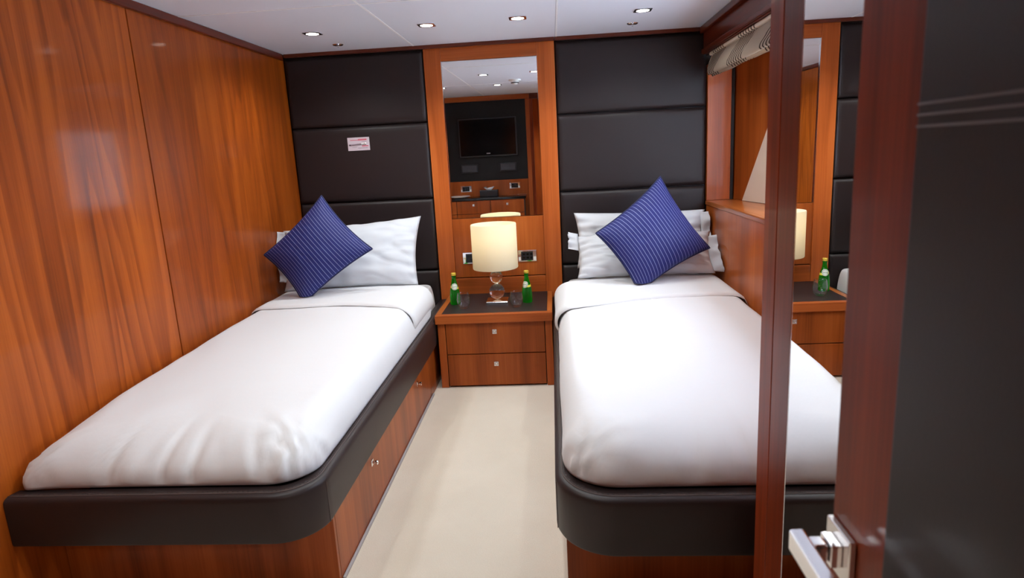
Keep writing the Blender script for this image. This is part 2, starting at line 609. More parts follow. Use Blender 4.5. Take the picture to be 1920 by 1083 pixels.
# --- right wall: dado under the window, sill, recess, pelmet, far lining
wr = struct('wall_right', B(XR + .012, XR + .05, -2.48, .045, 0, .925), 'groove', 'wooden dado wall under the window sill on the right', 'wall')
obj('panel', B(XR, XR + .0118, -1.30, -.001, 0, .920, .001), 'oak', wr)
obj('panel', B(XR, XR + .0118, -2.47, -1.303, 0, .920, .001), 'oak', wr)
obj('sill_nosing', B(XR - .006, XR + .024, -2.47, -.002, .921, .946, .004), 'oak_y', wr)
obj('sill_board', B(XR + .0242, 1.60, -2.47, .045, .915, .945, .001), 'oak_y', wr)
obj('end_lining', B(XR + .0005, 1.392, -.006, .045, .9465, 1.72, .001), 'frame_wood', wr)
# lining that splays outward from the corner towards the glass
bm = prism(nbm(), [(1.408, .040), (1.425, .045), (1.56, -.70), (1.535, -.70)], 'z', .9465, 1.72)
obj('splayed_lining', bm, 'oak', wr)
obj('black_seal', prism(nbm(), [(1.393, -.004), (1.4075, -.012), (1.4075, .044), (1.393, .044)], 'z', .9465, 1.72), 'rubber', wr)


def splay(y, off=0.0):
    # point on the splayed lining face at depth y
    return 1.408 + (.040 - y) * (.127 / .74) - off


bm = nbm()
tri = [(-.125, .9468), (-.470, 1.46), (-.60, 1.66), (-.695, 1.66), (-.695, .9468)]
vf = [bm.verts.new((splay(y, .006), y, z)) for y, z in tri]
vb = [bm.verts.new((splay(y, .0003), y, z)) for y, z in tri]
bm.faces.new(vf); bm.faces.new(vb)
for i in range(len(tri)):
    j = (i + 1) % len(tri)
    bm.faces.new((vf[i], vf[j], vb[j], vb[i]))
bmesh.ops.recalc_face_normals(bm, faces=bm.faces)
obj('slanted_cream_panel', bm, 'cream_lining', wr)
obj('near_lining', B(XR + .026, 1.60, -2.47, -2.44, .9465, 1.72, .001), 'oak', wr)
obj('head_board', B(XR + .06, 1.60, -2.47, .045, 1.7205, 1.76), 'oak_y', wr)
obj('outer_board', B(1.56, 1.60, -.76, .045, .9465, 1.72), 'groove', wr)
obj('upper_board', B(1.26, 1.60, -2.47, .0455, 1.7735, HC + .0118), 'groove', wr)
# pelmet and cornice
tp = struct('trim_4', B(1.2265, 1.259, -2.47, -.021, 1.772, HC - .0002, .002, 1), 'mahogany_y', 'dark wooden pelmet over the window blind', 'trim')
obj('moulding', B(1.205, 1.226, -2.47, -.021, 1.885, HC - .0004, .005, 2), 'mahogany_y', tp)
obj('moulding', B(1.215, 1.226, -2.47, -.021, 1.776, 1.800, .004, 2), 'mahogany_y', tp)
w1 = struct('window_1', B(1.552, 1.558, -2.44, -.70, .96, 1.70), 'pane', 'window glass in the recess on the right', 'window')
obj('window_frame', B(1.545, 1.57, -2.44, -.70, .9466, .962), 'rubber', w1)
obj('window_frame', B(1.545, 1.57, -2.44, -.70, 1.70, 1.72), 'rubber', w1)
obj('window_frame', B(1.545, 1.57, -.72, -.70, .9625, 1.699), 'rubber', w1)

# --- wall behind the camera with the doorway
wf = struct('wall_front', B(XL - .05, .10, YB - .06, YB - .012, 0, HC + .0118), 'groove', 'wall facing the beds, reflected in the mirror, with a black upholstered panel', 'wall')
obj('rail', B(XL, .10, YB - .0118, YB, 1.862, HC, .001), 'oak_x', wf)
obj('upholstered_panel', B(XL, .050, YB - .0118, YB + .004, .925, 1.861, .004), 'leather_black', wf)
obj('stile', B(.0505, .10, YB - .0118, YB + .008, 0, 1.861, .002), 'frame_wood', wf)
obj('panel', B(XL, .050, YB - .0118, YB, .74, .924, .001), 'oak', wf)
obj('panel', B(XL, .050, YB - .0118, YB, 0, .739, .001), 'oak', wf)
struct('trim_5', B(.1005, .135, YB - .09, YB + .012, 0, 1.86, .002), 'mahogany', 'dark wooden door jamb reflected at the right edge of the wall mirror', 'trim')
struct('trim_6', B(.70, .76, YB - .09, YB - .001, 0, 1.8605, .002), 'mahogany', 'dark wooden door jamb on the hinge side', 'trim')
struct('trim_7', B(.1005, .7605, YB - .09, YB - .0125, 1.861, HC + .0118, .002), 'mahogany_x', 'dark wooden head of the doorway', 'trim')
wfr = struct('wall_front_right', B(.761, 1.62, YB - .06, YB, 0, HC + .0118), 'oak', 'wooden wall beside the doorway', 'wall')
# corridor outside the doorway
struct('wall_corridor', B(-.40, 1.62, YB - 1.15, YB - 1.10, 0, HC + .0118), 'oak', 'wooden wall of the passage outside the doorway', 'wall')
struct('wall_corridor_left', B(-.42, -.37, YB - 1.10, YB - .061, 0, HC + .0118), 'oak', 'wooden end of the passage outside the doorway', 'wall')
struct('wall_corridor_right', B(1.57, 1.62, YB - 1.10, YB - .061, 0, HC + .0118), 'oak', 'wooden end of the passage on the hinge side', 'wall')
struct('wall_right_near', B(1.57, 1.62, YB + .001, -2.471, 0, HC + .0118), 'oak', 'wooden side wall behind the wardrobe', 'wall')

# --- little grey kick strip along the left bed base
struct('baseboard_left', B(-.3565, -.348, -2.17, -.62, .0002, .012, .002, 1), 'grey_trim', 'thin grey kick strip between carpet and left bed base', 'baseboard')


# ================================================================== beds
def rail_path(xo, xw, yf, r, s, y_end=-.002):
    """outer line of the padded rail: along the side, round the corner, along the foot. s=+1: aisle side at +x."""
    path = []
    n = 26
    for i in range(n + 1):
        y = y_end + (yf + r - y_end) * i / n
        path.append(((xo, y), (s, 0)))
    for i in range(1, 16):
        a = math.pi / 2 * i / 16
        path.append(((xo - s * r + s * r * math.cos(a), yf + r - r * math.sin(a)), (s * math.cos(a), -math.sin(a))))
    for i in range(n + 1):
        x = (xo - s * r) + (xw - (xo - s * r)) * i / n
        path.append(((x, yf), (0, -1)))
    return path


def rail_profile(zb, zt, w):
    pr = [(-.012, zb), (-.004, zb + .001), (0, zb + .008), (0, zt - .022)]
    for i in range(1, 6):
        a = math.pi / 2 * i / 5
        pr.append((-.018 + .018 * math.cos(a), zt - .018 + .018 * math.sin(a)))
    pr += [(-.03, zt + .001), (-w * .5, zt + .0), (-w * .85, zt - .003), (-w, zt - .016), (-w - .005, zb + .03), (-w - .005, zb)]
    return pr


def make_bed(s, xo, xw, yf, r, zb, zt, xbase, ybase, label, drawer_end):
    b = thing('bed', ((xo + xw) / 2, yf / 2, 0), label, 'bed', 'twin beds')
    lo, hi = min(xbase, xw), max(xbase, xw)
    # carcass: foot panel, aisle panel, inner core
    core = B(lo + .016, hi - .001, ybase + .016, -.001, 0.001, zb + .02)
    obj('base', core, 'groove', b)
    obj('foot_panel', B(lo if s < 0 else lo, hi, ybase, ybase + .0155, 0.001, zb + .012, .001), 'oak' if s < 0 else 'oak', b)
    xa, xb = (xbase - .0155, xbase) if s > 0 else (xbase, xbase + .0155)
    dr = obj('drawer_front', B(xa, xb, ybase + .0185, drawer_end, 0.001, zb + .012, .001), 'oak', b)
    obj('side_panel', B(xa, xb, drawer_end + .004, -.002, 0.001, zb + .012, .001), 'oak', b)
    path = rail_path(xo, xw, yf, r, s)
    rl = obj('upholstered_rail', sweep(nbm(), path, rail_profile(zb, zt, .072)), 'leather_rail', b, True, 50)
    # stitched welt along the top edge
    st = [(p[0] - n[0] * .020, p[1] - n[1] * .020, zt + .0006) for p, n in path]
    obj('welt', tube(nbm(), st, .0016, 6), 'stitch', rl, True)
    st = [(p[0] - n[0] * .0265, p[1] - n[1] * .0265, zt + .0012) for p, n in path]
    bm = nbm()
    acc = 0.0
    for (a, c) in zip(st[:-1], st[1:]):
        a, c = Vector(a), Vector(c)
        L = (c - a).length
        q = max(1, int(L / .012))
        for i in range(q):
            p0 = a.lerp(c, (i + .15) / q); p1 = a.lerp(c, (i + .75) / q)
            tube(bm, [p0, p1], .0009, 4)
    tag(obj('stitching', bm, 'stitch', rl), kind='stuff')
    # upright seam at the start of the corner
    p, n_ = path[27 + 1]
    obj('seam', tube(nbm(), [(p[0] + n_[0] * .0002, p[1] + n_[1] * .0002, zb + .004), (p[0] + n_[0] * .0002, p[1] + n_[1] * .0002, zt - .018)], .0013, 6), 'stitch', rl)
    return b, dr


def knob(parent, x, y, z, s):
    k_ = obj('knob', B(min(x, x + s * .0035), max(x, x + s * .0035), y - .012, y + .012, z - .012, z + .012, .001, 1), 'chrome', parent)
    bm = lathe(nbm(), [(0, 0), (.005, 0), (.005, .008 * 1), (.009, .012), (.009, .018), (.007, .020), (0, .020)], (0, 0, 0), 20, 'x')
    for v in bm.verts:
        v.co = Vector((x + s * (.0035 + v.co.x), y + v.co.y, z + v.co.z))
    obj('knob_button', bm, 'chrome', k_, True, 40)


bedL, drL = make_bed(1, -.335, XL + .002, -2.36, .135, .252, .400, -.357, -2.19,
                     'left twin bed with dark leather rail and wooden base with two knobs', -.66)
knob(drL, -.357, -1.774, .195, 1)
knob(drL, -.357, -.968, .198, 1)
bedR, drR = make_bed(-1, .321, XR - .002, -2.405, .165, .236, .400, .347, -2.22,
                     'right twin bed with dark leather rail, running behind the mirrored wardrobe', -.66)
knob(drR, .347, -1.774, .195, -1)
knob(drR, .347, -.968, .198, -1)


# ------------------------------------------------------------------ bedding
def outline(x0, x1, y0, y1, rad, step=.013):
    """rounded rectangle, counter clockwise; rad = radii at (x0,y0),(x1,y0),(x1,y1),(x0,y1)"""
    cs = [(x0, y0, 1, 1, rad[0], math.pi), (x1, y0, -1, 1, rad[1], 1.5 * math.pi), (x1, y1, -1, -1, rad[2], 0), (x0, y1, 1, -1, rad[3], .5 * math.pi)]
    pts = []
    for i, (cx_, cy_, sx, sy, r, a0) in enumerate(cs):
        n = max(3, int(r * math.pi / 2 / step))
        arc = [(cx_ + sx * r + r * math.cos(a0 + math.pi / 2 * t / n), cy_ + sy * r + r * math.sin(a0 + math.pi / 2 * t / n)) for t in range(n + 1)]
        pts += arc
        nx_, ny_, sx2, sy2, r2, a2 = cs[(i + 1) % 4]
        q = (nx_ + sx2 * r2 + r2 * math.cos(a2), ny_ + sy2 * r2 + r2 * math.sin(a2))
        p = arc[-1]
        L = math.hypot(q[0] - p[0], q[1] - p[1])
        m_ = max(1, int(L / step))
        pts += [(p[0] + (q[0] - p[0]) * t / m_, p[1] + (q[1] - p[1]) * t / m_) for t in range(1, m_)]
    return pts


def soft_slab(x0, x1, y0, y1, rad, zb, ztop, rh_side, rv, seed, wr=1.0, foot_wr=1.0, corners=(), point=None, cavity=None, foot_roll=None):
    """A stuffed slab: bulging sides that roll over into a softly crowned top. ztop(x, y) gives the top height.
    With a cavity height it is a cover: hollow below and open at its far end, so that it lies over a mattress."""
    pts = outline(x0, x1, y0, y1, rad)
    if point:
        px_, py_, dx_, dy_, rr = point
        pts = [(x + dx_ * math.exp(-((x - px_) ** 2 + (y - py_) ** 2) / rr ** 2),
                y + dy_ * math.exp(-((x - px_) ** 2 + (y - py_) ** 2) / rr ** 2)) for x, y in pts]
    xc = (x0 + x1) / 2
    hw = (x1 - x0) / 2
    ya, yb = y0 + hw, y1 - hw
    bm = nbm()
    rings = []
    A0 = 12
    th = [-A0, -8, -4, 2, 12, 22, 32, 43, 54, 66, 78, 90]
    n = len(pts)
    S0 = math.sin(math.radians(A0))

    def base(y):
        if not cavity:
            return zb
        q = min(max((y - (y1 - .10)) / .08, 0), 1)
        return zb + (cavity + .004 - zb) * q * q * (3 - 2 * q)
    seq = list(th) + [('i', q) for q in (.04, .1, .18, .28, .4, .55, .7, .85, .97)]
    if cavity:
        seq = [('c', .040), ('b', .034), ('b', .012)] + seq
    for t in seq:
        ring = []
        for i, (x, y) in enumerate(pts):
            sx = xc; sy = min(max(y, ya), yb)
            vx, vy = sx - x, sy - y
            L = math.hypot(vx, vy) + 1e-9
            vx /= L; vy /= L
            rh = rh_side + ((foot_roll or rh_side) - rh_side) * max(0.0, vy) ** 1.5
            zt = ztop(x, y)
            zb_ = base(y)
            rz = (zt - zb_) / (1 + S0)
            zc = zt - rz
            if isinstance(t, tuple) and t[0] in 'cb':
                d = rh_side * (1 - math.cos(math.radians(A0))) + t[1] + (((foot_roll or .04) + .02 - .04) * max(0.0, vy) ** 1.5 if foot_roll else 0)
                p = Vector((x + vx * d, y + vy * d, zb_ if t[0] == 'b' else cavity))
                ring.append(bm.verts.new(p))
                continue
            if isinstance(t, tuple):
                d = rh + (L - rh) * t[1]
                ax, az = 0.0, 1.0
                X, Y = x + vx * d, y + vy * d
                Z = ztop(X, Y) + rv * (1 - (1 - t[1]) ** 2)
            else:
                a = math.radians(t)
                d = rh * (1 - math.cos(a))
                ax, az = math.cos(a), math.sin(a)
                X, Y = x + vx * d, y + vy * d
                Z = zc + rz * math.sin(a)
                if t > 30:
                    Z += (ztop(X, Y) - zt) * (t - 30) / 60
            p = Vector((X, Y, Z))
            disp = wr * (.006 * noise.noise(Vector((X * 3.1 + seed, Y * 2.3, Z * 2))) + .003 * noise.noise(Vector((X * 9 + seed, Y * 7, Z * 6))))
            # upright creases on the foot side
            fm = max(0.0, min(1.0, (y0 + .20 - Y) / .20)) * foot_wr
            cr = noise.noise(Vector((X * 6 + seed * 3, 3.3, Z * 2.3)))
            disp -= fm * .011 * max(0, 1 - abs(cr) * 6)
            cr = noise.noise(Vector((X * 13 + seed * 5, 7.3, Z * 4)))
            disp -= fm * .005 * max(0, 1 - abs(cr) * 5)
            for (qx, qy, amp, rr) in corners:
                dd = math.hypot(X - qx, Y - qy)
                ang = math.atan2(Y - qy, X - qx)
                disp += amp * math.exp(-(dd / rr) ** 2) * math.sin(ang * 9 + seed + 14 * (Z - zb)) * (.45 + .55 * noise.noise(Vector((X * 8, Y * 8, Z * 8 + seed))))
            if not isinstance(t, tuple) and t < 0:
                disp *= max(0.0, (t + A0) / A0)
            p.x -= vx * ax * disp
            p.y -= vy * ax * disp
            p.z += max(az, 0) * disp
            p.x = min(max(p.x, XL + .003), XR - .003)
            ring.append(bm.verts.new(p))
        rings.append(ring)
    for a, b in zip(rings[:-1], rings[1:]):
        for i in range(n):
            j = (i + 1) % n
            bm.faces.new((a[i], a[j], b[j], b[i]))
    bm.faces.new(list(reversed(rings[0])))
    bm.faces.new(rings[-1])
    bmesh.ops.recalc_face_normals(bm, faces=bm.faces)
    return bm


def topL(x, y):
    t = min(max((-y - .5) / 1.85, 0), 1)
    return .566 - .050 * t ** 2.2


def topR(x, y):
    t = min(max((-y - .5) / 1.85, 0), 1)
    return .560 - .022 * t ** 2.2


mL = obj('mattress', soft_slab(XL + .048, -.416, -1.84, -.012, (.05, .10, .06, .05), .290, lambda x, y: .504, .03, .003, 1.0, .6, 0), 'cotton', None, True)
tag(mL, 'white sheeted mattress showing at the pillow end of the left bed', 'mattress')
mR = obj('mattress', soft_slab(.402, XR - .048, -1.88, -.012, (.12, .05, .05, .06), .290, lambda x, y: .504, .03, .003, 2.0, .6, 0), 'cotton', None, True)
tag(mR, 'white sheeted mattress showing at the pillow end of the right bed', 'mattress')

dL = obj('duvet', soft_slab(XL + .004, -.366, -2.305, -.37, (.045, .13, .06, .03), .4030, topL, .075, .006, 5.0, 1.0, 1.0,
                            ((-.43, -2.22, .016, .12), (-1.19, -2.25, .010, .10)), (-1.228, -2.30, -.0, -.014, .06), .514, .24), 'cotton', None, True)
tag(dL, 'white duvet on the left bed beside the veneer wall', 'duvet', 'white duvets')
dR = obj('duvet', soft_slab(.345, XR - .004, -2.352, -.37, (.15, .05, .03, .06), .4045, topR, .075, .010, 8.0, 1.0, .7,
                            ((.40, -2.30, .012, .12),), None, .514, .22), 'cotton', None, True)
tag(dR, 'white duvet on the right bed beneath the window sill', 'duvet', 'white duvets')


def fold_band(s, xe, xw, yfun, yb, top, off, seed, parent):
    """The turned-back top of the duvet: a thick layer over its upper end. s=+1: free side at +x."""
    bm = nbm()
    prof = []
    rh = .085
    zt0 = top(0, -.6); zb = .425
    rz = (zt0 - zb) / (1 + math.sin(math.radians(50)))
    for a in range(-50, 91, 10):
        r_ = math.radians(a)
        prof.append((xe - s * rh * (1 - math.cos(r_)), (zt0 - rz) + rz * math.sin(r_), math.cos(r_) * s, math.sin(r_)))
    m_ = 44
    x_in = xe - s * rh
    for i in range(1, m_ + 1):
        q = i / m_
        xx_ = x_in + (xw - x_in) * q
        qd = max(0.0, 1 - abs(xx_ - xw) / .075)
        prof.append((xx_, zt0 + .009 * math.sin(math.pi * min(1, q)) ** .8 - .05 * (1 - math.sqrt(max(0, 1 - qd * qd))), 0, 1))
    lays = [(0.0, -.004), (.001, .30), (.006, .72), (.014, .95), (.026, 1.0), (.06, 1.0), (.12, .95), (.2, .92), (.3, .92), (.42, .9), (.56, .86)]
    rows = []
    for dy, w in lays:
        row = []
        for (x, z, nx_, nz_) in prof:
            y = yfun(x, z) + dy
            y = min(y, yb)
            wv = .0045 * noise.noise(Vector((x * 5 + seed, y * 9, z * 5)))
            o_ = (off * w + (wv + .003 if dy > .01 else 0)) * min(1.0, .4 + abs(x - xw) / .10)
            X = min(max(x + nx_ * o_ * .7, XL + .003), XR - .003)
            row.append(bm.verts.new((X, y, z + max(nz_, -.2) * o_)))
        rows.append(row)
    for a, b in zip(rows[:-1], rows[1:]):
        for i in range(len(a) - 1):
            bm.faces.new((a[i], a[i + 1], b[i + 1], b[i]))
    bmesh.ops.recalc_face_normals(bm, faces=bm.faces)
    return obj('turned_down_fold', bm, 'cotton', parent, True)


fold_band(1, -.368, XL + .004, lambda x, z: -.84 - .07 * max(0, min(1, (x + .75) / .35)) + .25 * (.566 - z) * (x > -.47) + .012 * math.sin(x * 8), -.40, topL, .012, 3.0, dL)
fold_band(-1, .343, XR - .004, lambda x, z: -.905 - .10 * max(0, min(1, (.75 - x) / .35)) + .30 * (.560 - z) * (x < .45) + .02 * math.sin(x * 6 + 1), -.40, topR, .014, 6.0, dR)


def cushion_mesh(TL, TR, BR, BL, thick, pinch, seed, wr, n=44, pw=2.4, both=1.0, sag=0.0, ex=.5):
    TL, TR, BR, BL = (Vector(q) for q in (TL, TR, BR, BL))
    nrm = ((TR - BL).cross(TL - BR)).normalized()
    if nrm.y > 0:
        nrm = -nrm
    bm = nbm()
    uvl = bm.loops.layers.uv.new('UVMap')

    def P(u, v, side):
        uu = u * (1 - pinch * (1 - v * v))
        vv = v * (1 - pinch * (1 - u * u))
        s_, t_ = (uu + 1) / 2, (vv + 1) / 2
        p = TL.lerp(TR, s_).lerp(BL.lerp(BR, s_), t_)
        f = ((1 - abs(u) ** pw) * (1 - abs(v) ** pw))
        f = max(f, 0) ** ex
        w = wr * f ** .5 * (.55 * noise.noise(Vector((u * 2.2 + seed, v * 2.2, side))) + .45 * noise.noise(Vector((u * 5 + seed, v * 3.5, side * 2))))
        cr_ = noise.noise(Vector((u * 1.1 + v * 1.6 + seed * 2, v * 3.0 - u * 2.0, seed)))
        w -= wr * .55 * f ** .5 * max(0.0, 1 - abs(cr_) * 7) * (1 if side > 0 else 0)
        # puckers running in from the edges
        e = max(abs(u), abs(v)) ** 6
        w += wr * .5 * e * f ** .4 * math.sin((u * 19 if abs(v) > abs(u) else v * 19) + seed)
        d = thick * f * (1.0 if side > 0 else both) + w
        p = p + nrm * d * side
        p.z -= sag * f * (1 - t_)
        return p
    grids = {}
    for side in (1, -1):
        for i in range(n + 1):
            for j in range(n + 1):
                u = math.sin(math.pi / 2 * (2 * i / n - 1)); v = math.sin(math.pi / 2 * (2 * j / n - 1))
                u = .35 * u + .65 * (2 * i / n - 1); v = .35 * v + .65 * (2 * j / n - 1)
                grids[side, i, j] = bm.verts.new(P(u, v, side))
    for side in (1, -1):
        for i in range(n):
            for j in range(n):
                ids = [(i, j), (i + 1, j), (i + 1, j + 1), (i, j + 1)]
                f = bm.faces.new([grids[side, a, b] for a, b in (ids if side > 0 else ids[::-1])])
                for lp, (a, b) in zip(f.loops, (ids if side > 0 else ids[::-1])):
                    lp[uvl].uv = (a / n, b / n)
    edge = [grids[1, i, 0].co.copy() for i in range(n)] + [grids[1, n, j].co.copy() for j in range(n)] + \
           [grids[1, i, n].co.copy() for i in range(n, 0, -1)] + [grids[1, 0, j].co.copy() for j in range(n, 0, -1)]
    bmesh.ops.remove_doubles(bm, verts=bm.verts, dist=1e-5)
    bmesh.ops.recalc_face_normals(bm, faces=bm.faces)
    return bm, edge


def flange(a, b, out, width, seed, amp, n=26):
    """loose open end of a pillowcase: a wavy strip from edge a-b outward, two layers thick"""
    a, b, out = Vector(a), Vector(b), Vector(out).normalized()
    side = (b - a).cross(out).normalized()
    bm = nbm()
    lay = []
    for sgn in (1, -1):
        g = []
        for i in range(n + 1):
            q = i / n
            row = []
            for j in range(6):
                t = j / 5
                w = amp * t * (math.sin(q * 15 + seed + sgn * .5) + noise.noise(Vector((q * 6, seed, t * 2 + sgn))))
                wd = width * (1 + .25 * noise.noise(Vector((q * 5 + seed, 1, 0))))
                p = a.lerp(b, q) + out * wd * t + side * (w + sgn * (.002 + .010 * t * abs(math.sin(q * 5 + seed))))
                p.x = min(max(p.x, XL + .004), XR - .004)
                row.append(bm.verts.new(p))
            g.append(row)
        lay.append(g)
        for i in range(n):
            for j in range(5):
                bm.faces.new((g[i][j], g[i + 1][j], g[i + 1][j + 1], g[i][j + 1]))
    for g0, g1 in ((0, 0), (n, n)):
        for j in range(5):
            bm.faces.new((lay[0][g0][j], lay[0][g0][j + 1], lay[1][g0][j + 1], lay[1][g0][j]))
    for i in range(n):
        bm.faces.new((lay[0][i][0], lay[0][i + 1][0], lay[1][i + 1][0], lay[1][i][0]))
    bmesh.ops.recalc_face_normals(bm, faces=bm.faces)
    return bm


def pillow(TL, TR, BR, BL, thick, seed, label, fl=None, pinch=.06, wr=.020, both=.5):
    bm, edge = cushion_mesh(TL, TR, BR, BL, thick, pinch, seed, wr, 40, 2.6, both, 0)
    o = tag(obj('pillow', bm, 'satin', None, True), label, 'pillow', 'white pillows')
    for (a, b, out, wd, amp) in (fl or []):
        obj('pillowcase_flange', flange(a, b, out, wd, seed, amp), 'satin', o, True)
    return o


# left bed: one pillow leaning on the headboard
pillow((-1.195, -.37, .915), (-.432, -.20, .950), (-.437, -.40, .579), (-1.185, -.48, .584), .085, 1.3,
       'plump white pillow leaning on the headboard of the left bed',
       [((-1.185, -.375, .908), (-1.165, -.45, .63), (-1, -.05, .1), .05, .012)])
# right bed: two pillows one above the other
pillow((.462, -.115, .918), (1.222, -.115, .905), (1.215, -.20, .60), (.470, -.20, .60), .060, 4.2,
       'white pillow standing against the headboard at the back of the right bed',
       [((1.19, -.14, .89), (1.195, -.20, .64), (1, 0, .1), .05, .012)])
pillow((.452, -.285, .800), (1.215, -.285, .800), (1.205, -.455, .590), (.462, -.455, .590), .085, 7.7,
       'creased white pillow lying in front on the right bed behind the cushion',
       [((.475, -.30, .815), (.475, -.36, .73), (-1, -.05, .2), .055, .006), ((1.18, -.31, .77), (1.19, -.44, .60), (1, -.2, .0), .06, .014)])


def cushion(T, R_, B_, L_, seed, label, zmin):
    bm, edge = cushion_mesh(L_, T, R_, B_, .090, .085, seed, .004, 48, 2.2, .55)
    for v in bm.verts:
        v.co.z = max(v.co.z, zmin + .05 * max(0, (zmin - v.co.z)))
    edge = [Vector((e.x, e.y, max(e.z, zmin + .003))) for e in edge]
    # rows of the mesh run L->T (u) and L->B (v): stripes follow v
    o = tag(obj('throw_cushion', bm, 'navy', None, True), label, 'cushion', 'navy pinstripe cushions')
    obj('piping', tube(nbm(), edge, .0045, 7, True), 'navy_piping', o, True)
    return o


cushion((-.917, -.46, 1.108), (-.640, -.54, .815), (-1.000, -.675, .556), (-1.200, -.635, .820), 2.0,
        'navy pinstripe cushion set on its corner on the left bed', .592)
cushion((.925, -.37, 1.116), (1.166, -.48, .734), (.765, -.675, .552), (.562, -.53, .845), 6.0,
        'navy pinstripe cushion set on its corner on the right bed', .592)

# ================================================================== bedside unit
ns = thing('bedside_cabinet', (-.006, -.27, 0), 'wooden bedside cabinet with two drawers and a leather inlaid top', 'bedside cabinet')
obj('side_panel', B(-.324, -.283, -.514, .003, 0, .376, .002), 'frame_wood', ns)
obj('side_panel', B(.274, .3135, -.514, .003, 0, .376, .002), 'frame_wood', ns)
obj('carcass', B(-.2825, .2735, -.49, .003, .012, .376), 'groove', ns)
for z0, z1, zk in ((.196, .3735, .322), (.010, .191, .135)):
    dw = obj('drawer', B(-.279, .270, -.513, -.4905, z0, z1, .002), 'oak', ns)
    kb = obj('knob', B(-.020, .006, -.5175, -.5135, zk - .013, zk + .013, .0015), 'steel', dw)
    obj('ring_pull', tube(nbm(), [(-.007 + .0075 * math.cos(a * math.pi / 10), -.5188, zk + .0075 * math.sin(a * math.pi / 10)) for a in range(20)], .0017, 6, True), 'chrome', kb, True)
top = obj('top_frame', B(-.3315, .3165, -.537, -.500, .377, .427, .003), 'oak_x', ns)
obj('top_edge', B(-.3315, -.300, -.4995, .003, .377, .427, .002), 'oak_y', ns)
obj('top_edge', B(.287, .3165, -.4995, .003, .377, .427, .002), 'oak_y', ns)
obj('leather_inlay', B(-.2995, .2865, -.4995, .003, .380, .4268, .0015), 'leather', ns)

# --- lamp
ZT = .4272
LX, LY = -.006, -.25
lp = thing('table_lamp', (LX, LY, ZT), 'bedside lamp with cream drum shade on two stacked crystal balls', 'lamp')
obj('base', B(LX - .062, LX + .064, LY - .062, LY + .062, ZT, ZT + .016, .003), 'chrome', lp)


def ball(c, r, n=40, m_=24):
    return lathe(nbm(), [(r * math.sin(math.pi * i / m_), -r * math.cos(math.pi * i / m_)) for i in range(m_ + 1)], c, n)


obj('crystal_ball', ball((LX, LY, ZT + .019 + .046), .046), 'crystal', lp, True)
obj('collar', lathe(nbm(), [(0, 0), (.012, 0), (.014, .004), (.012, .008), (0, .008)], (LX, LY, ZT + .108), 24), 'chrome', lp, True, 40)
obj('crystal_ball', ball((LX, LY, ZT + .114 + .038), .038), 'crystal', lp, True)
obj('stem', lathe(nbm(), [(0, 0), (.010, 0), (.010, .05), (.016, .052), (.016, .09), (0, .09)], (LX, LY, ZT + .188), 20), 'chrome', lp, True, 40)
z0, z1 = .632 - ZT, .890 - ZT
obj('shade', lathe(nbm(), [(.130, z0), (.132, z0 + .004), (.132, z1 - .004), (.130, z1), (.1275, z1), (.1275, z0), (.130, z0)], (LX, LY, ZT), 64), 'shade', lp, True, 40)
sp_ = nbm()
for a in range(3):
    t = a * 2 * math.pi / 3 + .4
    tube(sp_, [(LX + .01 * math.cos(t), LY + .01 * math.sin(t), .700), (LX + .128 * math.cos(t), LY + .128 * math.sin(t), .700)], .0015, 6)
obj('shade_carrier', sp_, 'chrome', lp)
bulb = obj('bulb', ball((LX, LY, .755), .026, 24, 14), emission('lit_bulb', (1, .82, .5, 1), 3.0), lp, True)
ld = bpy.data.lights.new('lamp_glow', 'POINT')
ld.energy = .72; ld.color = (1.0, .86, .60); ld.shadow_soft_size = .03
lo_ = bpy.data.objects.new('lamp_glow', ld)
COL.objects.link(lo_)
lo_.parent = lp; lo_.location = (0, 0, .80 - ZT + .02)


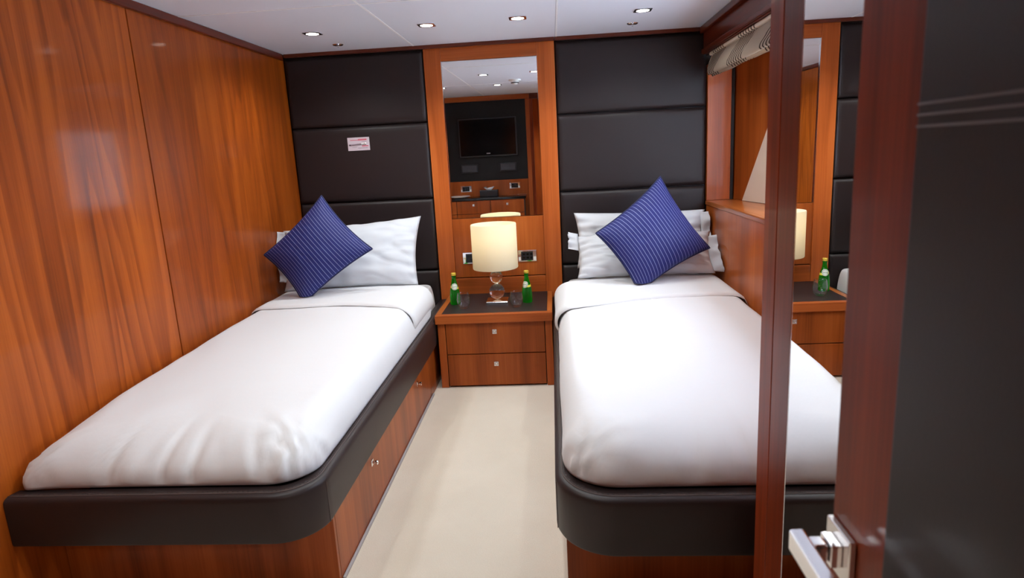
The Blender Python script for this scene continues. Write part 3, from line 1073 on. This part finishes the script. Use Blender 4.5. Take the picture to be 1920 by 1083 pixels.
# --- bottles and tumblers
def bottle(c, label, ang):
    t = thing('water_bottle', (c[0], c[1], ZT), label, 'bottle', 'small green bottles on the bedside cabinet')
    pr = [(0, 0), (.026, 0), (.0295, .004), (.0305, .03), (.0300, .055), (.0265, .085), (.0205, .112), (.0150, .132), (.0122, .150), (.0118, .163), (.0135, .165), (.0135, .170), (.0115, .171), (0, .171)]
    obj('glass_body', lathe(nbm(), pr, (c[0], c[1], ZT), 36), 'green_glass', t, True, 50)
    obj('cap', lathe(nbm(), [(0, .172), (.0132, .172), (.0142, .176), (.0142, .186), (.012, .188), (0, .188)], (c[0], c[1], ZT - .0005), 24), 'cap_yellow', t, True, 40)

    def rad(z):
        for (r0, h0), (r1, h1) in zip(pr[:-1], pr[1:]):
            if h0 <= z <= h1 and h1 > h0:
                return r0 + (r1 - r0) * (z - h0) / (h1 - h0)
        return .012
    # diagonal yellow neck band
    bm = nbm()
    rows = []
    for j in range(4):
        row = []
        for i in range(33):
            a = 2 * math.pi * i / 32
            z = .098 + .012 * j / 3 + .006 * math.cos(a - ang + 2.2)
            r = rad(z) + .0006
            row.append(bm.verts.new((c[0] + r * math.cos(a), c[1] + r * math.sin(a), ZT + z)))
        rows.append(row)
    for a, b in zip(rows[:-1], rows[1:]):
        for i in range(32):
            bm.faces.new((a[i], a[i + 1], b[i + 1], b[i]))
    obj('neck_band', bm, 'label_yellow', t, True)

    def wrapped(ru, rv_, off, m, name, par, hole=None):
        bm = nbm()
        ctr = []
        rings = []
        for q in ([hole] if hole else []) + [1.0] if hole else [0.001, .5, 1.0]:
            ring = []
            for i in range(28):
                a = 2 * math.pi * i / 28
                du, dv = ru * q * math.cos(a), rv_ * q * math.sin(a)
                z = .108 + dv
                r = rad(z) + off
                th = ang + du / max(r, .01)
                ring.append(bm.verts.new((c[0] + r * math.cos(th), c[1] + r * math.sin(th), ZT + z)))
            rings.append(ring)
        for a, b in zip(rings[:-1], rings[1:]):
            for i in range(28):
                j = (i + 1) % 28
                bm.faces.new((a[i], a[j], b[j], b[i]))
        bmesh.ops.recalc_face_normals(bm, faces=bm.faces)
        return obj(name, bm, m, par, True)
    lb = wrapped(.0195, .0185, .0012, 'label_white', 'round_label', t)
    wrapped(.0165, .0155, .0016, 'label_green', 'label_ring', lb, .90)
    tm = text_mesh('perrier', .0095)
    for v in tm.verts:
        u, w, d_ = v.co
        z = .108 + w
        r = rad(z) + .0018 + d_
        th = ang + u / r
        v.co = Vector((c[0] + r * math.cos(th), c[1] + r * math.sin(th), ZT + z))
    obj('lettering', tm, 'label_green', lb)
    return t


bottle((-.255, -.262), 'small green glass water bottle on the left of the bedside lamp', math.radians(-78))
bottle((.172, -.275), 'small green glass water bottle on the right of the bedside lamp', math.radians(-118))


def tumbler(c, label):
    pr = [(0, 0), (.022, 0), (.026, .002), (.033, .014), (.0375, .032), (.0385, .048), (.036, .070), (.0325, .088), (.0322, .0893),
          (.0312, .0888), (.0345, .070), (.0370, .048), (.036, .032), (.0315, .016), (.024, .008), (0, .0065)]
    o = obj('tumbler', lathe(nbm(), pr, (c[0], c[1], ZT), 44), 'glass', None, True)
    return tag(o, label, 'glass', 'stemless tumblers on the bedside cabinet')


tumbler((-.190, -.372), 'clear round tumbler in front of the left green bottle')
tumbler((.115, -.378), 'clear round tumbler in front of the right green bottle')


# --- chrome socket plates
def socket(x0, x1, z0, z1, y, s, label, group):
    """s=-1 faces the camera side (-y), s=+1 faces the beds"""
    t = thing('socket_plate', ((x0 + x1) / 2, y, z0), label, 'socket', group)

    def bx(a, b, c, d, e, f, bev=.0008):
        ya, yb = sorted((y + s * c, y + s * d))
        return B(a, b, ya, yb, e, f, bev, 1)
    obj('plate', bx(x0, x1, .0003, .005, z0, z1, .002), 'chrome', t)
    w, h = x1 - x0, z1 - z0
    obj('insert', bx(x0 + w * .17, x0 + w * .80, .0052, .0075, z0 + h * .12, z0 + h * .88), 'dark_plastic', t)
    obj('rocker', bx(x0 + w * .83, x0 + w * .97, .0052, .0080, z0 + h * .12, z0 + h * .42), 'white_plastic', t)
    obj('rocker', bx(x0 + w * .03, x0 + w * .14, .0052, .0080, z0 + h * .12, z0 + h * .42), 'white_plastic', t)
    for i in range(2):
        for j in range(3):
            xx = x0 + w * (.26 + .20 * j)
            zz_ = z0 + h * (.28 + .30 * i)
            obj('key', bx(xx, xx + w * .12, .0076, .0086, zz_, zz_ + h * .16, .0004), 'black_gloss', t)
    return t


socket(.113, .229, .617, .689, .0155, -1, 'chrome socket plate on the wood right of the lamp shade', 'chrome socket plates')
socket(-.234, -.118, .617, .689, .0155, -1, 'chrome socket plate half hidden behind the left of the lamp shade', 'chrome socket plates')

# --- card with a pen-like rod on the left headboard
cd = thing('notice_card', (-.82, -.002, 1.344), 'small white card with pink print fixed to the left headboard', 'card')
obj('card', B(-.887, -.752, -.0035, -.0015, 1.345, 1.423, .0005, 1), 'card', cd)
for x0, x1, z0, z1, m in ((-.870, -.822, 1.405, 1.409, 'card_pink'), (-.822, -.768, 1.404, 1.413, 'card_pink'), (-.860, -.830, 1.365, 1.367, 'card_grey'),
                          (-.825, -.765, 1.358, 1.361, 'card_grey'), (-.800, -.760, 1.368, 1.374, 'card_pink'), (-.80, -.77, 1.395, 1.397, 'card_grey')):
    obj('print_line', B(x0, x1, -.0039, -.0036, z0, z1), m, cd)
rd = obj('rod', tube(nbm(), [(-.873, -.0075, 1.379), (-.802, -.0075, 1.3835)], .0036, 10), 'card_grey', cd, True, 40)
obj('rod_tip', tube(nbm(), [(-.876, -.0075, 1.3788), (-.868, -.0075, 1.3793)], .0040, 10), 'dark_plastic', rd, True, 40)
obj('rod_head', tube(nbm(), [(-.801, -.0075, 1.3836), (-.786, -.0075, 1.3846)], .0052, 10), 'white_plastic', rd, True, 40)
obj('rod_head', ball((-.777, -.0075, 1.3852), .0065, 16, 10), 'white_plastic', rd, True)

# ================================================================== roman blind
bl = thing('roman_blind', (1.255, -1.25, 1.63), 'cream roman blind with brown wavy lines, drawn up over the window', 'blind')
YA, YE = -.120, -2.42


def blind_sheet(prof, ya, ye, seed, n=60):
    bm = nbm()
    rows = []
    for i in range(n + 1):
        y = ya + (ye - ya) * i / n
        rows.append([bm.verts.new((x + .003 * noise.noise(Vector((y * 6, z * 8, seed))), y, z + .0035 * noise.noise(Vector((y * 4, seed, 2))))) for x, z in prof])
    for a, b in zip(rows[:-1], rows[1:]):
        for j in range(len(prof) - 1):
            bm.faces.new((a[j], a[j + 1], b[j + 1], b[j]))
    bmesh.ops.solidify(bm, geom=bm.faces[:], thickness=.0015)
    bmesh.ops.recalc_face_normals(bm, faces=bm.faces)
    return bm


obj('header', B(1.238, 1.262, YE, YA + .012, 1.752, 1.7705, .006), 'blind', bl, True, 40)
front = [(1.232, 1.754), (1.226, 1.745), (1.217, 1.725), (1.208, 1.70), (1.204, 1.675), (1.206, 1.656), (1.212, 1.648), (1.220, 1.650), (1.224, 1.66), (1.225, 1.70), (1.230, 1.74)]
obj('front_fold', blind_sheet([(x + .020, z) for x, z in front], YA, YE, 1.0), 'blind', bl, True)
for i in range(3):
    xo = 1.2485 + .0150 * i
    zb_ = 1.640 + .004 * i
    pr = [(xo, 1.745), (xo - .0005, 1.69), (xo + .001, zb_ + .010), (xo + .006, zb_), (xo + .011, zb_ + .010), (xo + .0125, 1.69), (xo + .012, 1.745)]
    obj('fold', blind_sheet(pr, YA - .004 * i, YE, 3.0 + i), 'blind', bl, True)

# ================================================================== mirrored wardrobe
wd = thing('wardrobe', (1.02, -3.0, 0), 'mahogany wardrobe with a mirrored door at the foot of the right bed', 'wardrobe')
XW = .80
obj('carcass', B(XW + .022, 1.2545, -3.86, -2.488, 0, HC - .002), 'groove', wd)
obj('end_panel', B(XW + .018, 1.2545, -2.4875, -2.472, 0, HC - .002, .001), 'mahogany', wd)
obj('stile', B(XW, XW + .0215, -2.555, -2.478, 0, HC - .002, .002), 'mahogany', wd)
dr = obj('door', B(XW + .004, XW + .0215, -3.30, -2.5585, .06, HC - .03, .001), 'mahogany', wd)
obj('door_stile', B(XW, XW + .0038, -2.655, -2.5585, .06, HC - .03, .0015), 'mahogany_deep', dr)
obj('door_rail', B(XW, XW + .0038, -3.255, -2.656, HC - .12, HC - .03, .0012), 'mahogany', dr)
obj('door_rail', B(XW, XW + .0038, -3.255, -2.656, .06, .14, .0012), 'mahogany', dr)
obj('door_stile', B(XW, XW + .0038, -3.30, -3.2555, .06, HC - .03, .0015), 'mahogany', dr)
obj('mirror_glass', B(XW + .0008, XW + .0038, -3.2545, -2.6575, .141, HC - .121), 'mirror', dr)
obj('mirror_bevel', B(XW + .0002, XW + .0018, -2.6572, -2.6553, .141, HC - .121, .0004, 1), 'chrome', dr)
obj('door', B(XW, XW + .0215, -3.86, -3.303, .06, HC - .03, .002), 'mahogany', wd)
obj('plinth', B(XW + .012, XW + .0215, -3.86, -2.556, 0, .057), 'mahogany_y', wd)

# ================================================================== open cabin door
XD = .645
d1 = struct('door_1', B(XD + .006, XD + .036, -3.895, -3.222, .012, 1.85, .002), 'mahogany', 'open cabin door of dark wood with a padded leather panel and chrome lever', 'door')
obj('door_stile', B(XD, XD + .0058, -3.333, -3.222, .012, 1.85, .0025), 'mahogany', d1)
obj('door_stile', B(XD, XD + .0058, -3.895, -3.80, .012, 1.85, .0025), 'mahogany', d1)
lpn = obj('leather_panel', B(XD - .0035, XD + .0058, -3.798, -3.3345, 0.03, 1.83, .004, 3), 'leather_door', d1, True, 40)
for z in (1.281, 1.290, 1.2985):
    obj('stitched_line', tube(nbm(), [(XD - .0036, -3.79, z), (XD - .0036, -3.3365, z)], .0012, 6), 'leather_welt', lpn, True)
obj('panel_edge', B(XD - .001, XD + .0002, -3.3344, -3.3325, .03, 1.83), 'leather_welt', d1)
hd = obj('handle_rose', B(XD - .008, XD - .0002, -3.281, -3.226, .812, .866, .0015), 'steel', d1)
obj('handle_collar', B(XD - .020, XD - .0082, -3.268, -3.240, .828, .854, .001), 'chrome', hd)
obj('handle_neck', B(XD - .0365, XD - .0202, -3.264, -3.244, .830, .852, .003), 'chrome', hd)
obj('lever', B(XD - .053, XD - .0367, -3.395, -3.236, .830, .856, .003), 'chrome', hd)

# ================================================================== ceiling fittings
FIT = []


def downlight(x, y, label, watts=1.0):
    t = thing('downlight', (x, y, HC), label, 'downlight', 'square chrome downlights')
    z1 = HC - .0006
    s = .042
    bm = nbm()
    # square chrome bezel with a round hole
    n = 32
    outer, inner, innr2 = [], [], []
    for i in range(n):
        a = 2 * math.pi * (i + .5) / n
        c_, s_ = math.cos(a), math.sin(a)
        m_ = max(abs(c_), abs(s_))
        outer.append((x + s * c_ / m_, y + s * s_ / m_)); inner.append((x + .031 * c_, y + .031 * s_))
    v = [[bm.verts.new((p[0], p[1], z)) for p in ring] for ring, z in ((outer, z1), (outer, z1 - .004), (inner, z1 - .005), (inner, z1))]
    for a, b in zip(v[:-1], v[1:]):
        for i in range(n):
            j = (i + 1) % n
            bm.faces.new((a[i], a[j], b[j], b[i]))
    bmesh.ops.recalc_face_normals(bm, faces=bm.faces)
    obj('bezel', bm, 'chrome', t)
    obj('lens', lathe(nbm(), [(0, -.006), (.018, -.0055), (.027, -.004), (.0305, -.0012), (.0305, -.0006), (0, -.0006)], (x, y, HC), 32), 'lens', t, True, 40)
    d_ = bpy.data.lights.new('downlight_beam', 'SPOT')
    d_.energy = DOWNLIGHT_W * watts
    d_.color = (.93, .98, .97)
    d_.spot_size = math.radians(150)
    d_.spot_blend = .9
    d_.shadow_soft_size = .03
    o = bpy.data.objects.new('downlight_beam', d_)
    COL.objects.link(o)
    o.parent = t
    o.location = (0, 0, -.040)
    return t


DL = [(-.829, -.57, 'square chrome downlight nearest the left veneer wall'),
      (-.245, -.59, 'square chrome downlight left of centre, in front of the wall mirror'),
      (.206, -.61, 'square chrome downlight right of centre, in front of the wall mirror'),
      (.808, -.595, 'square chrome downlight above the right bed'),
      (-.205, -1.66, 'second square chrome downlight from the glass, left of the two, seen in the wall mirror'),
      (.228, -1.63, 'square chrome downlight reflected at the right edge of the wall mirror'),
      (-.165, -2.62, 'square chrome downlight lowest in the wall mirror, above the television'),
      (-.72, -2.62, 'square chrome downlight reflected at the left edge of the wall mirror')]
DL.append((.95, -4.55, 'unseen downlight added in the passage outside the doorway as fill light'))  # extra lamp out of view, added to brighten the foot of the beds
for x, y, l_ in DL:
    downlight(x, y, l_, 6.0 if y < YB else 1.0)


def round_fitting(x, y, label):
    t = thing('round_ceiling_fitting', (x, y, HC), label, 'ceiling fitting', 'round chrome ceiling fittings')
    obj('ring', lathe(nbm(), [(.012, -.002), (.016, -.006), (.026, -.005), (.030, -.0006), (.012, -.0006)], (x, y, HC), 32), 'chrome', t, True, 40)
    obj('core', lathe(nbm(), [(0, -.004), (.011, -.004), (.0118, -.0006), (0, -.0006)], (x, y, HC), 24), 'dark_plastic', t, True, 40)
    obj('pin', lathe(nbm(), [(0, -.016), (.004, -.015), (.004, -.0042), (0, -.0042)], (x, y, HC), 12), 'chrome', t, True, 40)


round_fitting(-.817, -.215, 'small round chrome ceiling fitting by the left headboard')
round_fitting(.799, -.265, 'small round chrome ceiling fitting by the right headboard')

sd = thing('smoke_detector', (.03, -2.24, HC), 'white smoke detector on the ceiling, seen in the wall mirror', 'smoke detector')
obj('base', lathe(nbm(), [(0, -.012), (.055, -.012), (.058, -.0006), (0, -.0006)], (.03, -2.24, HC), 32), 'white_plastic', sd, True, 40)
obj('sensor', lathe(nbm(), [(0, -.045), (.022, -.044), (.034, -.030), (.040, -.0125), (0, -.0125)], (.03, -2.24, HC), 32), 'white_plastic', sd, True, 40)
obj('grille', lathe(nbm(), [(.034, -.034), (.038, -.033), (.038, -.026), (.034, -.025)], (.03, -2.24, HC), 32), 'dark_plastic', sd, True, 40)

# ================================================================== wall behind the camera (seen in the mirror)
YF = YB + .0045
tv = thing('television', (-.415, YF, 1.225), 'black flat television on the upholstered wall, seen in the wall mirror', 'television')
obj('housing', B(-.765, -.065, YF, YF + .040, 1.212, 1.664, .006), plain('tv_housing', rgb(58, 58, 64), 0.35), tv)
obj('bezel', B(-.750, -.080, YF + .0402, YF + .050, 1.225, 1.652, .004), 'black_gloss', tv)
obj('screen', B(-.705, -.125, YF + .0502, YF + .0512, 1.278, 1.625), 'black_gloss', tv)
obj('logo', B(-.437, -.393, YF + .0502, YF + .0508, 1.245, 1.254), 'grey_trim', tv)
for x0, l_ in ((-.765, 'small black wall speaker under the left of the television in the mirror'), (-.295, 'small black wall speaker under the right of the television in the mirror')):
    s_ = thing('wall_speaker', (x0 + .105, YF, 1.02), l_, 'speaker', 'wall speakers')
    obj('housing', B(x0, x0 + .21, YF, YF + .020, 1.022, 1.128, .006), 'dark_plastic', s_)
    obj('grille', B(x0 + .012, x0 + .198, YF + .0202, YF + .034, 1.034, 1.118, .008), plain('speaker_cloth', rgb(62, 62, 68), 0.6), s_)
socket(-.79, -.655, .795, .868, YB, 1, 'chrome socket plate on the left above the dresser, in the wall mirror', 'socket plates over the dresser')
socket(-.185, -.055, .812, .885, YB, 1, 'chrome socket plate on the right above the dresser, in the wall mirror', 'socket plates over the dresser')
ds = thing('dresser', (-.60, -3.78, 0), 'shallow wooden dresser with a dark top below the television, in the wall mirror', 'dresser')
obj('top', B(XL + .002, .020, YB + .0005, -3.70, .708, .735, .003), 'black_gloss', ds)
obj('carcass', B(XL + .002, .000, YB + .0005, -3.735, 0, .707), 'groove', ds)
for i in range(3):
    x0 = XL + .006 + i * .408
    for z0, z1 in ((.545, .700), (.30, .540), (.03, .295)):
        q = obj('drawer', B(x0, x0 + .402, -3.7345, -3.715, z0, z1, .002), 'oak', ds)
        obj('knob', B(x0 + .188, x0 + .214, -3.7148, -3.706, z1 - .065, z1 - .039, .002), 'steel', q)
tb = thing('tissue_box', (-.43, -3.83, .7355), 'black tissue box on the dresser, seen in the wall mirror', 'tissue box')
obj('box', B(-.54, -.32, -3.90, -3.78, .7355, .815, .004), 'dark_plastic', tb)
bm = nbm()
ring0, ring1 = [], []
for i in range(14):
    a = 2 * math.pi * i / 14
    ring0.append(bm.verts.new((-.43 + .030 * math.cos(a), -3.84 + .012 * math.sin(a), .814)))
    ring1.append(bm.verts.new((-.43 + (.055 + .02 * math.sin(3 * a)) * math.cos(a), -3.84 + .03 * math.sin(a), .845 + .012 * math.sin(2 * a + 1))))
for i in range(14):
    j = (i + 1) % 14
    bm.faces.new((ring0[i], ring0[j], ring1[j], ring1[i]))
bm.faces.new(ring1)
obj('tissue', bm, 'satin', tb, True)
pt = obj('plate', lathe(nbm(), [(0, 0), (.06, 0), (.11, .012), (.125, .018), (.122, .020), (.06, .006), (0, .006)], (-.79, -3.815, .7355), 36), 'white_plastic', None, True, 40)
tag(pt, 'white plate on the dresser, seen at the left of the wall mirror', 'plate')
